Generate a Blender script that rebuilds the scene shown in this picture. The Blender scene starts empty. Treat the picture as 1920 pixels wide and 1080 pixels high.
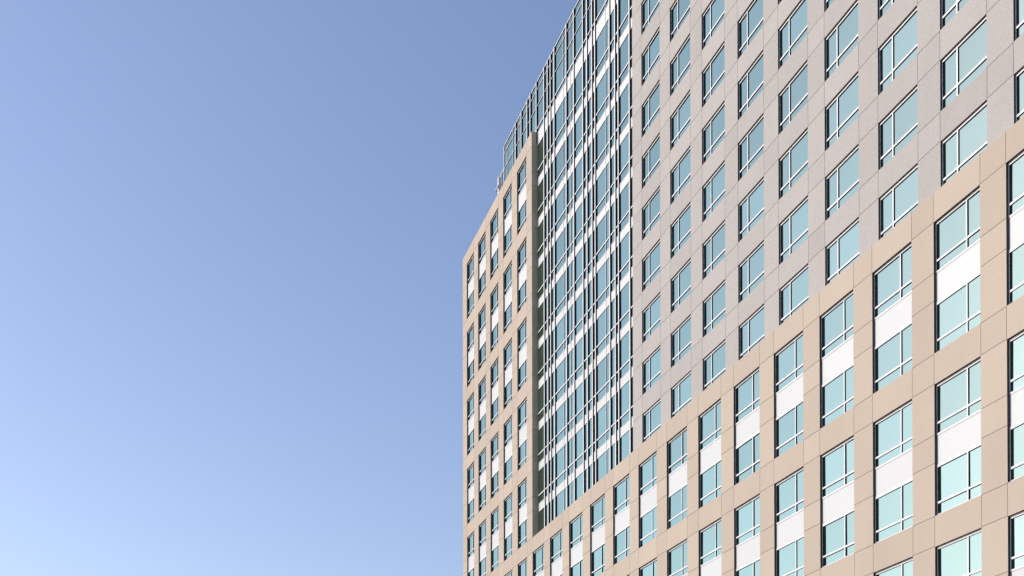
import bpy, bmesh, math, random
from mathutils import Matrix, Vector
R_ = math.radians
sc = bpy.context.scene
COL = sc.collection
rng = random.Random(7)

# ------------------------------------------------------------------ camera
# world axes: X runs along the facade, Y goes into the building, Z is up
CAM_D = 38.0102
psi, pit, rol = 1.27829586, 0.00894039, -0.00182466
cp, sp = math.cos(psi), math.sin(psi)
fw = Vector((-sp*math.cos(pit), cp*math.cos(pit), math.sin(pit)))
rt = Vector((cp, sp, 0.0))
up = rt.cross(fw)
r2 = rt*math.cos(rol) + up*math.sin(rol)
u2 = -rt*math.sin(rol) + up*math.cos(rol)
cam_d = bpy.data.cameras.new('camera')
cam = bpy.data.objects.new('camera', cam_d); COL.objects.link(cam)
m3 = Matrix((r2, u2, -fw)).transposed()
cam.matrix_world = Matrix.Translation((0, -CAM_D, 1.7)) @ m3.to_4x4()
cam_d.sensor_width = 36.0
cam_d.lens = 36.0*2400/1920
cam_d.shift_y = (1638.9946-540)/1920
cam_d.clip_start = 0.1; cam_d.clip_end = 6000
sc.camera = cam

# ------------------------------------------------------------------ light
SUN_AZ, SUN_EL = R_(32), R_(28)        # azimuth from the facade's normal, towards its far end
world = bpy.data.worlds.new('World'); sc.world = world
world.use_nodes = True
wn = world.node_tree.nodes; wl = world.node_tree.links
sky = wn.new('ShaderNodeTexSky'); sky.sky_type = 'NISHITA'; sky.sun_disc = False
sky.sun_elevation = SUN_EL; sky.sun_rotation = R_(180) + SUN_AZ
sky.altitude = 0; sky.air_density = 1.15; sky.dust_density = 0.9; sky.ozone_density = 4.0
hue = wn.new('ShaderNodeVectorMath'); hue.operation = 'MULTIPLY'; hue.inputs[1].default_value = (1.22, 1.02, 0.985)   # the photograph's warm white balance
wl.new(sky.outputs[0], hue.inputs[0]); wl.new(hue.outputs[0], wn['Background'].inputs[0])
wn['Background'].inputs[1].default_value = 0.15
sun_d = bpy.data.lights.new('sun', 'SUN'); sun_d.energy = 2.9; sun_d.angle = R_(0.53)
sun_d.color = (1.0, 0.955, 0.90)
sun = bpy.data.objects.new('sun', sun_d); COL.objects.link(sun)
to_sun = Vector((-math.sin(SUN_AZ)*math.cos(SUN_EL), -math.cos(SUN_AZ)*math.cos(SUN_EL), math.sin(SUN_EL)))
sun.rotation_euler = to_sun.to_track_quat('Z', 'Y').to_euler()
sun.location = (-60, -80, 120)
sc.view_settings.view_transform = 'Standard'; sc.view_settings.look = 'None'
sc.view_settings.exposure = 0.22; sc.view_settings.gamma = 1.0

# ------------------------------------------------------------------ materials
def new_mat(name):
    m = bpy.data.materials.new(name); m.use_nodes = True
    nt = m.node_tree
    return m, nt, nt.nodes['Principled BSDF'], nt.nodes.new, nt.links.new

def stone(name, base, dark, light, tint):
    """Fine grained precast panels: speckle, faint cloudiness, a tone per panel."""
    m, nt, b, N, L = new_mat(name)
    tc = N('ShaderNodeTexCoord')
    fine = N('ShaderNodeTexNoise'); fine.inputs['Scale'].default_value = 13.0
    fine.inputs['Detail'].default_value = 5.0; fine.inputs['Roughness'].default_value = 0.75
    L(tc.outputs['Object'], fine.inputs['Vector'])
    ramp = N('ShaderNodeValToRGB'); e = ramp.color_ramp.elements
    e[0].position = 0.30; e[0].color = (*dark, 1); e[1].position = 0.72; e[1].color = (*light, 1)
    mid = e.new(0.5); mid.color = (*base, 1)
    L(fine.outputs['Fac'], ramp.inputs[0])
    mp = N('ShaderNodeMapping'); mp.inputs['Scale'].default_value = (0.35, 0.35, 0.12)
    L(tc.outputs['Object'], mp.inputs[0])
    big = N('ShaderNodeTexNoise'); big.inputs['Scale'].default_value = 1.0; big.inputs['Detail'].default_value = 4
    L(mp.outputs[0], big.inputs['Vector'])
    at = N('ShaderNodeAttribute'); at.attribute_name = 'tone'
    ad = N('ShaderNodeMath'); ad.operation = 'MULTIPLY_ADD'; ad.inputs[1].default_value = 0.14; ad.inputs[2].default_value = 0.93
    L(big.outputs['Fac'], ad.inputs[0])
    mu = N('ShaderNodeMath'); mu.operation = 'MULTIPLY'; L(ad.outputs[0], mu.inputs[0]); L(at.outputs['Fac'], mu.inputs[1])
    mx = N('ShaderNodeVectorMath'); mx.operation = 'SCALE'
    L(ramp.outputs[0], mx.inputs[0]); L(mu.outputs[0], mx.inputs['Scale'])
    L(mx.outputs[0], b.inputs['Base Color'])
    b.inputs['Roughness'].default_value = 0.88; b.inputs['Specular IOR Level'].default_value = 0.25
    bp = N('ShaderNodeBump'); bp.inputs['Strength'].default_value = 0.25; bp.inputs['Distance'].default_value = 0.01
    L(fine.outputs['Fac'], bp.inputs['Height']); L(bp.outputs[0], b.inputs['Normal'])
    return m

def painted(name, col, rough=0.45, var=0.05):
    m, nt, b, N, L = new_mat(name)
    tc = N('ShaderNodeTexCoord')
    nz = N('ShaderNodeTexNoise'); nz.inputs['Scale'].default_value = 1.6; nz.inputs['Detail'].default_value = 4
    L(tc.outputs['Object'], nz.inputs['Vector'])
    oi = N('ShaderNodeObjectInfo')
    s = N('ShaderNodeMath'); s.operation = 'ADD'; L(nz.outputs['Fac'], s.inputs[0]); L(oi.outputs['Random'], s.inputs[1])
    mr = N('ShaderNodeMath'); mr.operation = 'MULTIPLY_ADD'; mr.inputs[1].default_value = var; mr.inputs[2].default_value = 1 - var
    L(s.outputs[0], mr.inputs[0])
    mx = N('ShaderNodeVectorMath'); mx.operation = 'SCALE'; mx.inputs[0].default_value = col
    L(mr.outputs[0], mx.inputs['Scale']); L(mx.outputs[0], b.inputs['Base Color'])
    b.inputs['Roughness'].default_value = rough
    return m

def coated_glass(name, refl, body):
    """Solar control glass: a tinted mirror coating over a dark green body."""
    m, nt, b, N, L = new_mat(name)
    nt.nodes.remove(b)
    out = nt.nodes['Material Output']
    tc = N('ShaderNodeTexCoord'); oi = N('ShaderNodeObjectInfo')
    nz = N('ShaderNodeTexNoise'); nz.inputs['Scale'].default_value = 0.6; nz.inputs['Detail'].default_value = 2
    L(tc.outputs['Object'], nz.inputs['Vector'])
    bp = N('ShaderNodeBump'); bp.inputs['Strength'].default_value = 0.35; bp.inputs['Distance'].default_value = 0.004
    L(nz.outputs['Fac'], bp.inputs['Height'])
    v = N('ShaderNodeMath'); v.operation = 'MULTIPLY_ADD'; v.inputs[1].default_value = 0.16; v.inputs[2].default_value = 0.92
    L(oi.outputs['Random'], v.inputs[0])
    sc_ = N('ShaderNodeVectorMath'); sc_.operation = 'SCALE'; sc_.inputs[0].default_value = refl; L(v.outputs[0], sc_.inputs['Scale'])
    g = N('ShaderNodeBsdfGlossy'); g.inputs['Roughness'].default_value = 0.01
    L(sc_.outputs[0], g.inputs['Color']); L(bp.outputs[0], g.inputs['Normal'])
    d = N('ShaderNodeBsdfDiffuse'); d.inputs['Color'].default_value = (*body, 1)
    mix = N('ShaderNodeMixShader'); mix.inputs[0].default_value = 0.86
    L(d.outputs[0], mix.inputs[1]); L(g.outputs[0], mix.inputs[2]); L(mix.outputs[0], out.inputs[0])
    return m

M_TAN = stone('tan_precast', (0.525, 0.44, 0.35), (0.451, 0.379, 0.29), (0.571, 0.495, 0.395), 0)
M_GREY = stone('grey_precast', (0.455, 0.427, 0.393), (0.394, 0.367, 0.336), (0.507, 0.481, 0.446), 0)
M_SEAL = painted('joint_sealant', (0.20, 0.165, 0.14), 0.8)
M_FRAME = painted('white_aluminium', (0.80, 0.79, 0.78), 0.4)
M_PANEL = painted('white_panel', (0.60, 0.615, 0.595), 0.5, 0.05)
M_DARK = painted('shade_black', (0.012, 0.013, 0.018), 0.5)  # shade painted on the sides of bars and fins; also the curtain wall's body
M_REVEAL_SHADE = painted('reveal_shade', (0.045, 0.045, 0.055), 0.55)  # shade of the window reveals, put into their colour
M_ROOF = painted('roof_membrane', (0.35, 0.34, 0.33), 0.9)
M_GLASS = coated_glass('coated_glass', (0.575, 0.76, 0.61), (0.010, 0.020, 0.012))
M_METAL = painted('galvanised_steel', (0.62, 0.64, 0.66), 0.45)

def ground_mat():
    m, nt, b, N, L = new_mat('paving')
    tc = N('ShaderNodeTexCoord')
    nz = N('ShaderNodeTexNoise'); nz.inputs['Scale'].default_value = 0.8; nz.inputs['Detail'].default_value = 6
    L(tc.outputs['Object'], nz.inputs['Vector'])
    r = N('ShaderNodeValToRGB'); r.color_ramp.elements[0].color = (0.03, 0.03, 0.03, 1); r.color_ramp.elements[1].color = (0.06, 0.06, 0.058, 1)
    L(nz.outputs['Fac'], r.inputs[0]); L(r.outputs[0], b.inputs['Base Color']); b.inputs['Roughness'].default_value = 0.9
    return m
M_GROUND = ground_mat()

# ------------------------------------------------------------------ helpers
def link(name, me, parent=None):
    o = bpy.data.objects.new(name, me); COL.objects.link(o)
    if parent is not None: o.parent = parent
    return o

def finish(bm, name, mats):
    me = bpy.data.meshes.new(name); bm.to_mesh(me); bm.free()
    for m in mats: me.materials.append(m)
    return me

def box(bm, x0, x1, y0, y1, z0, z1, mi=0, side=None):
    v = [bm.verts.new(p) for p in ((x0,y0,z0),(x1,y0,z0),(x1,y1,z0),(x0,y1,z0),(x0,y0,z1),(x1,y0,z1),(x1,y1,z1),(x0,y1,z1))]
    for f in ((0,1,5,4),(1,2,6,5),(2,3,7,6),(3,0,4,7),(4,5,6,7),(3,2,1,0)):
        bm.faces.new([v[i] for i in f]).material_index = mi if side is None or f == (0,1,5,4) else side

def tube(bm, pts, r, n=8):
    rings = []
    for i, p in enumerate(pts):
        p = Vector(p)
        a = Vector(pts[max(i-1, 0)]); b = Vector(pts[min(i+1, len(pts)-1)])
        t = (b-a).normalized(); u = t.orthogonal().normalized() if abs(t.y) > .9 else t.cross(Vector((0,1,0))).normalized()
        w = t.cross(u)
        rings.append([bm.verts.new(p + r*(math.cos(2*math.pi*k/n)*u + math.sin(2*math.pi*k/n)*w)) for k in range(n)])
    for A, B in zip(rings, rings[1:]):
        for k in range(n): bm.faces.new((A[k], A[(k+1)%n], B[(k+1)%n], B[k]))
    bm.faces.new(rings[0][::-1]); bm.faces.new(rings[-1])

def relief(bm, us, vs, depth, place):
    """Stepped wall: depth(i,j) of each grid cell (None: no wall at all), steps closed by side faces.
    place(u, v, d) puts a point in the world. material 0 stone, 1 sealant, 2 the openings' dark metal lining."""
    tone = bm.faces.layers.float.get('tone') or bm.faces.layers.float.new('tone')
    nu, nv = len(us)-1, len(vs)-1
    cells = [[depth(i, j) for j in range(nv)] for i in range(nu)]
    def quad(ps, mi, t):
        f = bm.faces.new([bm.verts.new(place(*p)) for p in ps]); f.material_index = mi; f[tone] = t
    tn = {}
    for i in range(nu):
        for j in range(nv):
            c = cells[i][j]
            if c is None: continue
            d, mi, face = c
            t = tn.setdefault((i, j), rng.uniform(0.945, 1.035))
            if face: quad(((us[i],vs[j],d),(us[i+1],vs[j],d),(us[i+1],vs[j+1],d),(us[i],vs[j+1],d)), mi, t)
            if i+1 < nu and cells[i+1][j] is not None and cells[i+1][j][0] != d:
                d2 = cells[i+1][j][0]
                quad(((us[i+1],vs[j],d),(us[i+1],vs[j],d2),(us[i+1],vs[j+1],d2),(us[i+1],vs[j+1],d)), 2 if max(d, d2) == HOLE else 0, t)
            if j+1 < nv and cells[i][j+1] is not None and cells[i][j+1][0] != d:
                d2 = cells[i][j+1][0]
                quad(((us[i],vs[j+1],d),(us[i+1],vs[j+1],d),(us[i+1],vs[j+1],d2),(us[i],vs[j+1],d2)), 2 if max(d, d2) == HOLE else 0, t)

GW = 0.030          # joint width
GD = 0.014          # joint depth
HOLE = 0.40         # depth of the window openings

def facade(bm, x0, x1, zlo, zhi, wins, rows, extra_x, extra_z, y, cut=None):
    """Wall with window openings. wins: (left, right); rows: (top, bottom, pier joints);
    extra_x: joints in the bands outside the windows; cut(xmid, zmid): no wall there."""
    xs = {x0, x1}; zs = {zlo, zhi}
    vj = []; hj = []; pj = []
    for a, b in wins:
        xs |= {a-GW, a, b, b+GW}; vj += [(a-GW, a), (b, b+GW)]
    for a in extra_x: xs |= {a-GW/2, a+GW/2}; vj.append((a-GW/2, a+GW/2))
    for t, b, js in rows:
        zs |= {t, t+GW, b-GW, b}; hj += [(t, t+GW), (b-GW, b)]
        for q in js: zs |= {q-GW/2, q+GW/2}; pj.append((q-GW/2, q+GW/2))
    for q in extra_z: zs.add(q)
    us = sorted(x for x in xs if x0 <= x <= x1); vs = sorted(z for z in zs if zlo <= z <= zhi)
    def depth(i, j):
        xm = (us[i]+us[i+1])/2; zm = (vs[j]+vs[j+1])/2
        if cut and cut(xm, zm): return None
        inw = any(a < xm < b for a, b in wins); row = any(b < zm < t for t, b, _ in rows)
        if inw and row: return (HOLE, 0, False)
        if not inw and any(a < zm < b for a, b in hj+pj): return (GD, 1, True)
        if not row and any(a < xm < b for a, b in vj): return (GD, 1, True)
        return (0.0, 0, True)
    relief(bm, us, vs, depth, lambda u, v, d: (u, y+d, v))

# ------------------------------------------------------------------ ground
bm = bmesh.new()
v = [bm.verts.new(p) for p in ((-3000,-3000,0),(3000,-3000,0),(3000,3000,0),(-3000,3000,0))]; bm.faces.new(v)
g = link('ground', finish(bm, 'ground', [M_GROUND])); g['kind'] = 'structure'

# ------------------------------------------------------------------ the tower
X_END = -42.6                 # near end of the building, beyond the frame
X_L, X_RET = -145.97, -119.08 # tan wing
Z_PAR, Z_POD = 75.74, 35.74   # wing parapet, podium top
Y_GLASS, Y_GREY = 0.60, 0.19
X_GREY = -93.50
X_BOX, Z_BOX = -130.62, 80.75 # far end and top of the glazed box
TL0, TG0 = 74.30, 70.16       # head of the first window row: tan, grey

tower = bpy.data.objects.new('office_tower', None); COL.objects.link(tower)
tower['label'] = 'tall office tower with tan and grey precast walls and a teal glass curtain wall between'
tower['category'] = 'building'

W_SLAB, W_POD, W_GREY = 3.16, 3.57, 3.54
H_BAY, H_WIN = 6.485, 2.53
slab_cols = [-144.10 + 5.025*i for i in range(5)]
pod_cols = [-119.10 + 5.42*i for i in range(14)]
grey_cols = [-91.64 + 5.415*i for i in range(9)]
pod_cols[0] = X_RET + GW
rows_t = [(TL0-8*r, TL0-8*r-H_BAY, (TL0-8*r-2.50, TL0-8*r-3.88)) for r in range(8)]
wins_t = [(a, a+W_SLAB) for a in slab_cols] + [(a, a+W_POD) for a in pod_cols]

# tan precast: wing and podium, one stepped wall
bm = bmesh.new()
zc = rows_t[4][1]             # podium windows only below this line
facade(bm, X_L, X_END, Z_POD, Z_PAR, wins_t, rows_t[:5], [X_RET+0.0], [], 0.0, cut=lambda x, z: x > X_RET)
facade(bm, X_L, X_END, 0.0, Z_POD, wins_t, rows_t[5:], [], [Z_POD-GW], 0.0)
# the wing's side return with its joints
lv = {Z_POD, Z_PAR}; hj = []
for t, b, js in rows_t[:5]:
    for a, c in ((t, t+GW), (b-GW, b), (js[0]-GW/2, js[0]+GW/2), (js[1]-GW/2, js[1]+GW/2)):
        if Z_POD < a: lv |= {a, c}; hj.append((a, c))
vs = sorted(lv)
relief(bm, [0.0, Y_GLASS+0.02], vs,
       lambda i, j: (GD, 1, True) if any(a < (vs[j]+vs[j+1])/2 < c for a, c in hj) else (0.0, 0, True),
       lambda u, v, d: (X_RET-d, u, v))
tone = bm.faces.layers.float.get('tone')
def plain(*ps):
    f = bm.faces.new([bm.verts.new(p) for p in ps]); f[tone] = 1.0
YB = 24.0
plain((X_L,0,Z_PAR),(X_RET,0,Z_PAR),(X_RET,0.45,Z_PAR),(X_L,0.45,Z_PAR))          # parapet top
plain((X_L,0.45,Z_PAR),(X_RET,0.45,Z_PAR),(X_RET,0.45,74.9),(X_L,0.45,74.9))      # its inner face
plain((X_L,0.45,74.9),(X_RET,0.45,74.9),(X_RET,YB,74.9),(X_L,YB,74.9))            # wing roof
plain((X_L,0,0),(X_L,0,Z_PAR),(X_L,YB,Z_PAR),(X_L,YB,0))                          # far end
plain((X_END,0,0),(X_END,YB,0),(X_END,YB,Z_POD),(X_END,0,Z_POD))                  # near end
plain((X_L,YB,0),(X_L,YB,Z_PAR),(X_END,YB,Z_PAR),(X_END,YB,0))                    # back
plain((X_RET,0,Z_POD),(X_END,0,Z_POD),(X_END,Y_GLASS+.05,Z_POD),(X_RET,Y_GLASS+.05,Z_POD))  # podium ledge
link('tan_wall', finish(bm, 'tan_wall', [M_TAN, M_SEAL, M_REVEAL_SHADE]), tower)

# grey precast
rows_g = [(TG0-4*r, TG0-4*r-H_WIN, ()) for r in range(-2, 9)]
bm = bmesh.new()
Z_GREY = 81.6
facade(bm, X_GREY, X_END, 35.2, Z_GREY, [(a, a+W_GREY) for a in grey_cols], rows_g, [], [], Y_GREY)
tone = bm.faces.layers.float.get('tone')
plain((X_GREY,Y_GREY,35.2),(X_GREY,Y_GREY,Z_GREY),(X_GREY,YB-.1,Z_GREY),(X_GREY,YB-.1,35.2))
plain((X_END,Y_GREY,35.2),(X_END,YB-.1,35.2),(X_END,YB-.1,Z_GREY),(X_END,Y_GREY,Z_GREY))
plain((X_GREY,Y_GREY,Z_GREY),(X_END,Y_GREY,Z_GREY),(X_END,YB-.1,Z_GREY),(X_GREY,YB-.1,Z_GREY))
plain((X_GREY,YB-.1,35.2),(X_GREY,YB-.1,Z_GREY),(X_END,YB-.1,Z_GREY),(X_END,YB-.1,35.2))
link('grey_wall', finish(bm, 'grey_wall', [M_GREY, M_SEAL, M_REVEAL_SHADE]), tower)

# ------------------------------------------------------------------ punched windows
FD = 0.055                    # bars stand this far proud of the glass
def bars(bm, w, top, bot, mull, tr, head=0.125, sill=0.085, jamb=0.06, mw=0.09):
    """One window's frame between heights top and bot (negative, below the head)."""
    B = lambda x0, x1, z0, z1, p=0.0: box(bm, x0, x1, p, 0.14, z0, z1, 0, 1)      # white fronts; the other faces black, shade put into their colour
    B(0.0, w, top-head, top)
    B(0.0, w, bot, bot+sill)
    B(0.0, jamb, bot+sill, top-head, 0.003); B(w-jamb, w, bot+sill, top-head, 0.003)
    B(mull-mw/2, mull+mw/2, bot+sill, top-head, 0.006)
    for a, b in ((jamb, mull-mw/2), (mull+mw/2, w-jamb)): B(a, b, tr-0.05, tr+0.05, 0.004)

def sheet(name, x0, x1, z0, z1, y, mat):
    bm = bmesh.new()
    bm.faces.new([bm.verts.new(p) for p in ((x0,y,z0),(x1,y,z0),(x1,y,z1),(x0,y,z1))])
    return finish(bm, name, [mat])

def solid(name, x0, x1, y0, y1, z0, z1, mat):
    bm = bmesh.new(); box(bm, x0, x1, y0, y1, z0, z1); return finish(bm, name, [mat])

def bay_meshes(w, mull):
    bm = bmesh.new()
    bars(bm, w, 0.0, -2.50, mull, -1.91)
    bars(bm, w, -3.97, -H_BAY, mull, -5.84)
    box(bm, 0.0, w, 0.012, 0.14, -2.545, -2.515, 0, 1)           # trims above and below the white panel
    box(bm, 0.0, w, 0.012, 0.14, -3.955, -3.925, 0, 1)
    fr = finish(bm, 'window_bay', [M_FRAME, M_DARK])
    up_ = sheet('pane', 0.01, w-0.01, -2.45, -0.05, FD, M_GLASS)
    lo = sheet('pane', 0.01, w-0.01, -6.43, -4.02, FD, M_GLASS)
    pn = solid('spandrel_panel', 0.0, w, 0.02, 0.10, -3.92, -2.55, M_PANEL)
    return fr, up_, lo, pn

Y_WIN, Y_WIN_G = 0.122, 0.10
def place_bay(ms, x, z):
    f = link('window_bay', ms[0], tower); f.location = (x, Y_WIN, z)
    for nm, me in (('pane', ms[1]), ('pane', ms[2]), ('spandrel_panel', ms[3])): o = link(nm, me, f); o.rotation_euler = (rng.uniform(-.003, .003), 0, rng.uniform(-.003, .003)) if nm == 'pane' else (0, 0, 0)
ms_slab = bay_meshes(W_SLAB, 2.10); ms_pod = bay_meshes(W_POD, 2.40)
for r in range(8):
    for a in slab_cols: place_bay(ms_slab, a, TL0-8*r)
    if r >= 5:
        for a in pod_cols: place_bay(ms_pod, a, TL0-8*r)

bm = bmesh.new(); bars(bm, W_GREY, 0.0, -H_WIN, 1.19, -1.91)
gfr = finish(bm, 'window', [M_FRAME, M_DARK]); gpn = sheet('pane', 0.01, W_GREY-0.01, -2.48, -0.05, FD, M_GLASS)
for t, b, _ in rows_g:
    for a in grey_cols:
        f = link('window', gfr, tower); f.location = (a, Y_GREY+Y_WIN_G, t); link('pane', gpn, f)

# ------------------------------------------------------------------ curtain wall
FINS = [-116.70,-115.59,-114.73,-113.60,-110.17,-108.13,-105.74,-104.68,-103.43,-102.67,-99.25,-97.99,-97.26,-94.83]
TOPFINS = [-126.10,-124.11,-122.12,-121.06,-119.07]
FP, FWD = 0.112, 0.17
bm = bmesh.new()
box(bm, X_BOX+.02, X_GREY+.3, Y_GLASS+0.03, YB-.3, 74.0, Z_BOX-0.1)       # the glazed box's body
box(bm, X_RET+.02, X_GREY+.3, Y_GLASS+0.03, Y_GLASS+0.3, Z_POD-.5, 74.0)
cw = link('curtain_wall', finish(bm, 'curtain_wall', [M_DARK]), tower)
def sub(name, *b):
    bm = bmesh.new(); box(bm, *b, 0, 1)  # all but the front face coloured black, as if in shade
    return link(name, finish(bm, name, [M_FRAME, M_DARK]), cw)
sub('roof_rail', X_BOX, X_GREY, Y_GLASS-0.06, Y_GLASS+0.4, Z_BOX-0.09, Z_BOX)
sub('corner_post', X_BOX, X_BOX+0.16, Y_GLASS-0.055, Y_GLASS+0.10, Z_PAR-0.6, Z_BOX-0.09)
for x in FINS: sub('fin', x-FWD, x, Y_GLASS-FP, Y_GLASS+0.02, Z_POD, Z_BOX+0.02)
for x in TOPFINS: sub('fin', x-FWD, x, Y_GLASS-FP, Y_GLASS+0.02, Z_PAR-1.2, Z_BOX+0.02)
for x in (-111.24, -109.21, -100.36): sub('mullion', x-0.075, x, Y_GLASS-0.040, Y_GLASS+0.01, Z_POD, Z_BOX-0.09)
for x in (-129.29, -127.34, -124.94): sub('mullion', x-0.075, x, Y_GLASS-0.040, Y_GLASS+0.01, Z_PAR-1.2, Z_BOX-0.09)

# heights, floor by floor (k = 0 under the tall slab-edge panel at the top)
BAND_T, BAND_B, TR = 71.07, 70.235, 71.90
for z in (79.95, 78.32): sub('transom', X_BOX+0.16, X_GREY, Y_GLASS-0.052, Y_GLASS+0.012, z-0.06, z)
sub('transom', X_BOX+0.16, X_GREY, Y_GLASS-0.058, Y_GLASS+0.012, 76.02, 76.13)
bands = [(75.62, 74.30)] + [(BAND_T-4*k, BAND_B-4*k) for k in range(9)]
for k in range(9):
    if TR-4*k > Z_POD: sub('transom', X_RET, X_GREY, Y_GLASS-0.058, Y_GLASS+0.012, TR-4*k-0.11, TR-4*k)
for t, b in bands:
    b2 = max(b, Z_POD)
    bm = bmesh.new()
    box(bm, X_RET, X_GREY, Y_GLASS-0.014, Y_GLASS+0.02, b2+0.095, t-0.055, 0, 1)       # panel
    box(bm, X_RET, X_GREY, Y_GLASS-0.030, Y_GLASS+0.02, t-0.04, t, 0, 1)               # top trim
    box(bm, X_RET, X_GREY, Y_GLASS-0.036, Y_GLASS+0.02, b2, b2+0.08, 0, 1)             # bottom trim
    link('spandrel', finish(bm, 'spandrel', [M_PANEL, M_DARK]), cw)

# panes: one per bay between fins and per storey; the largest hundred are parts, the rest one mesh
edges = [X_RET] + FINS + [X_GREY]
panes = []
for i in range(len(edges)-1):
    a, b = edges[i], edges[i+1]-(FWD if i+1 < len(edges)-1 else 0)
    panes.append((a, b, 76.13, 78.26)); panes.append((a, b, 78.32, 79.89)); panes.append((a, b, 79.95, Z_BOX-.09)); panes.append((a, b, 75.62, 76.02))
    for k in range(10):
        top = bands[k][1]; lo = TR-4*k
        if top <= Z_POD: continue
        panes.append((a, b, max(lo, Z_POD), top))
        if lo-0.11 > Z_POD and k < 9: panes.append((a, b, BAND_T-4*k, lo-0.11))
te = [X_BOX+0.16] + TOPFINS
for i in range(len(te)-1):
    a, b = te[i], te[i+1]-FWD
    for z0, z1 in ((74.6, 76.02), (76.13, 78.26), (78.32, 79.89), (79.95, Z_BOX-.09)): panes.append((a, b, z0, z1))
panes.sort(key=lambda p: -(p[1]-p[0])*(p[3]-p[2]))
rest = bmesh.new()
for n, (a, b, z0, z1) in enumerate(panes):
    if n < 100:
        # every pane sits a hair out of true, as real glazing does
        bm = bmesh.new(); t1, t2 = rng.uniform(-.002, .002), rng.uniform(-.002, .002)
        bm.faces.new([bm.verts.new(p) for p in ((a,Y_GLASS+t1,z0-.01),(b,Y_GLASS+t2,z0-.01),(b,Y_GLASS-t1,z1+.01),(a,Y_GLASS-t2,z1+.01))])
        link('glass_pane', finish(bm, 'glass_pane', [M_GLASS]), cw)
    else:
        rest.faces.new([rest.verts.new(p) for p in ((a,Y_GLASS,z0-.01),(b,Y_GLASS,z0-.01),(b,Y_GLASS,z1+.01),(a,Y_GLASS,z1+.01))])
o = link('glass_pane', finish(rest, 'glass_pane', [M_GLASS]), cw); o['kind'] = 'stuff'

# ------------------------------------------------------------------ on the wing's roof
dv = bpy.data.objects.new('roof_davit', None); COL.objects.link(dv)
DX, DY, DZ = -133.0, 0.9, 74.9
dv.location = (DX, DY, DZ)
dv['label'] = 'pale steel frame standing on the tan wing roof beside the glass box'
dv['category'] = 'roof davit'
bm = bmesh.new()                                    # round mast with a bent head
tube(bm, [(-.47,0,0),(-.47,0,3.85),(-.42,0,4.0),(-.30,0,4.1)], 0.20, 14)
link('mast', finish(bm, 'mast', [M_METAL]), dv)
bm = bmesh.new(); box(bm, 0.33, 0.47, -.07, .07, 0, 3.86); box(bm, .25, .55, -.15, .15, 0, .03)
link('post', finish(bm, 'post', [M_METAL]), dv)
bm = bmesh.new(); box(bm, -0.30, 1.70, -.08, .08, 3.87, 4.0); box(bm, -0.30, 1.70, -.11, .11, 4.0, 4.03)
link('arm', finish(bm, 'arm', [M_METAL]), dv)
bm = bmesh.new(); box(bm, -1.25, 0.36, -.30, -.22, 2.92, 3.02); box(bm, -1.25, -1.15, -.22, .1, 2.92, 3.02)
link('bracket', finish(bm, 'bracket', [M_METAL]), dv)
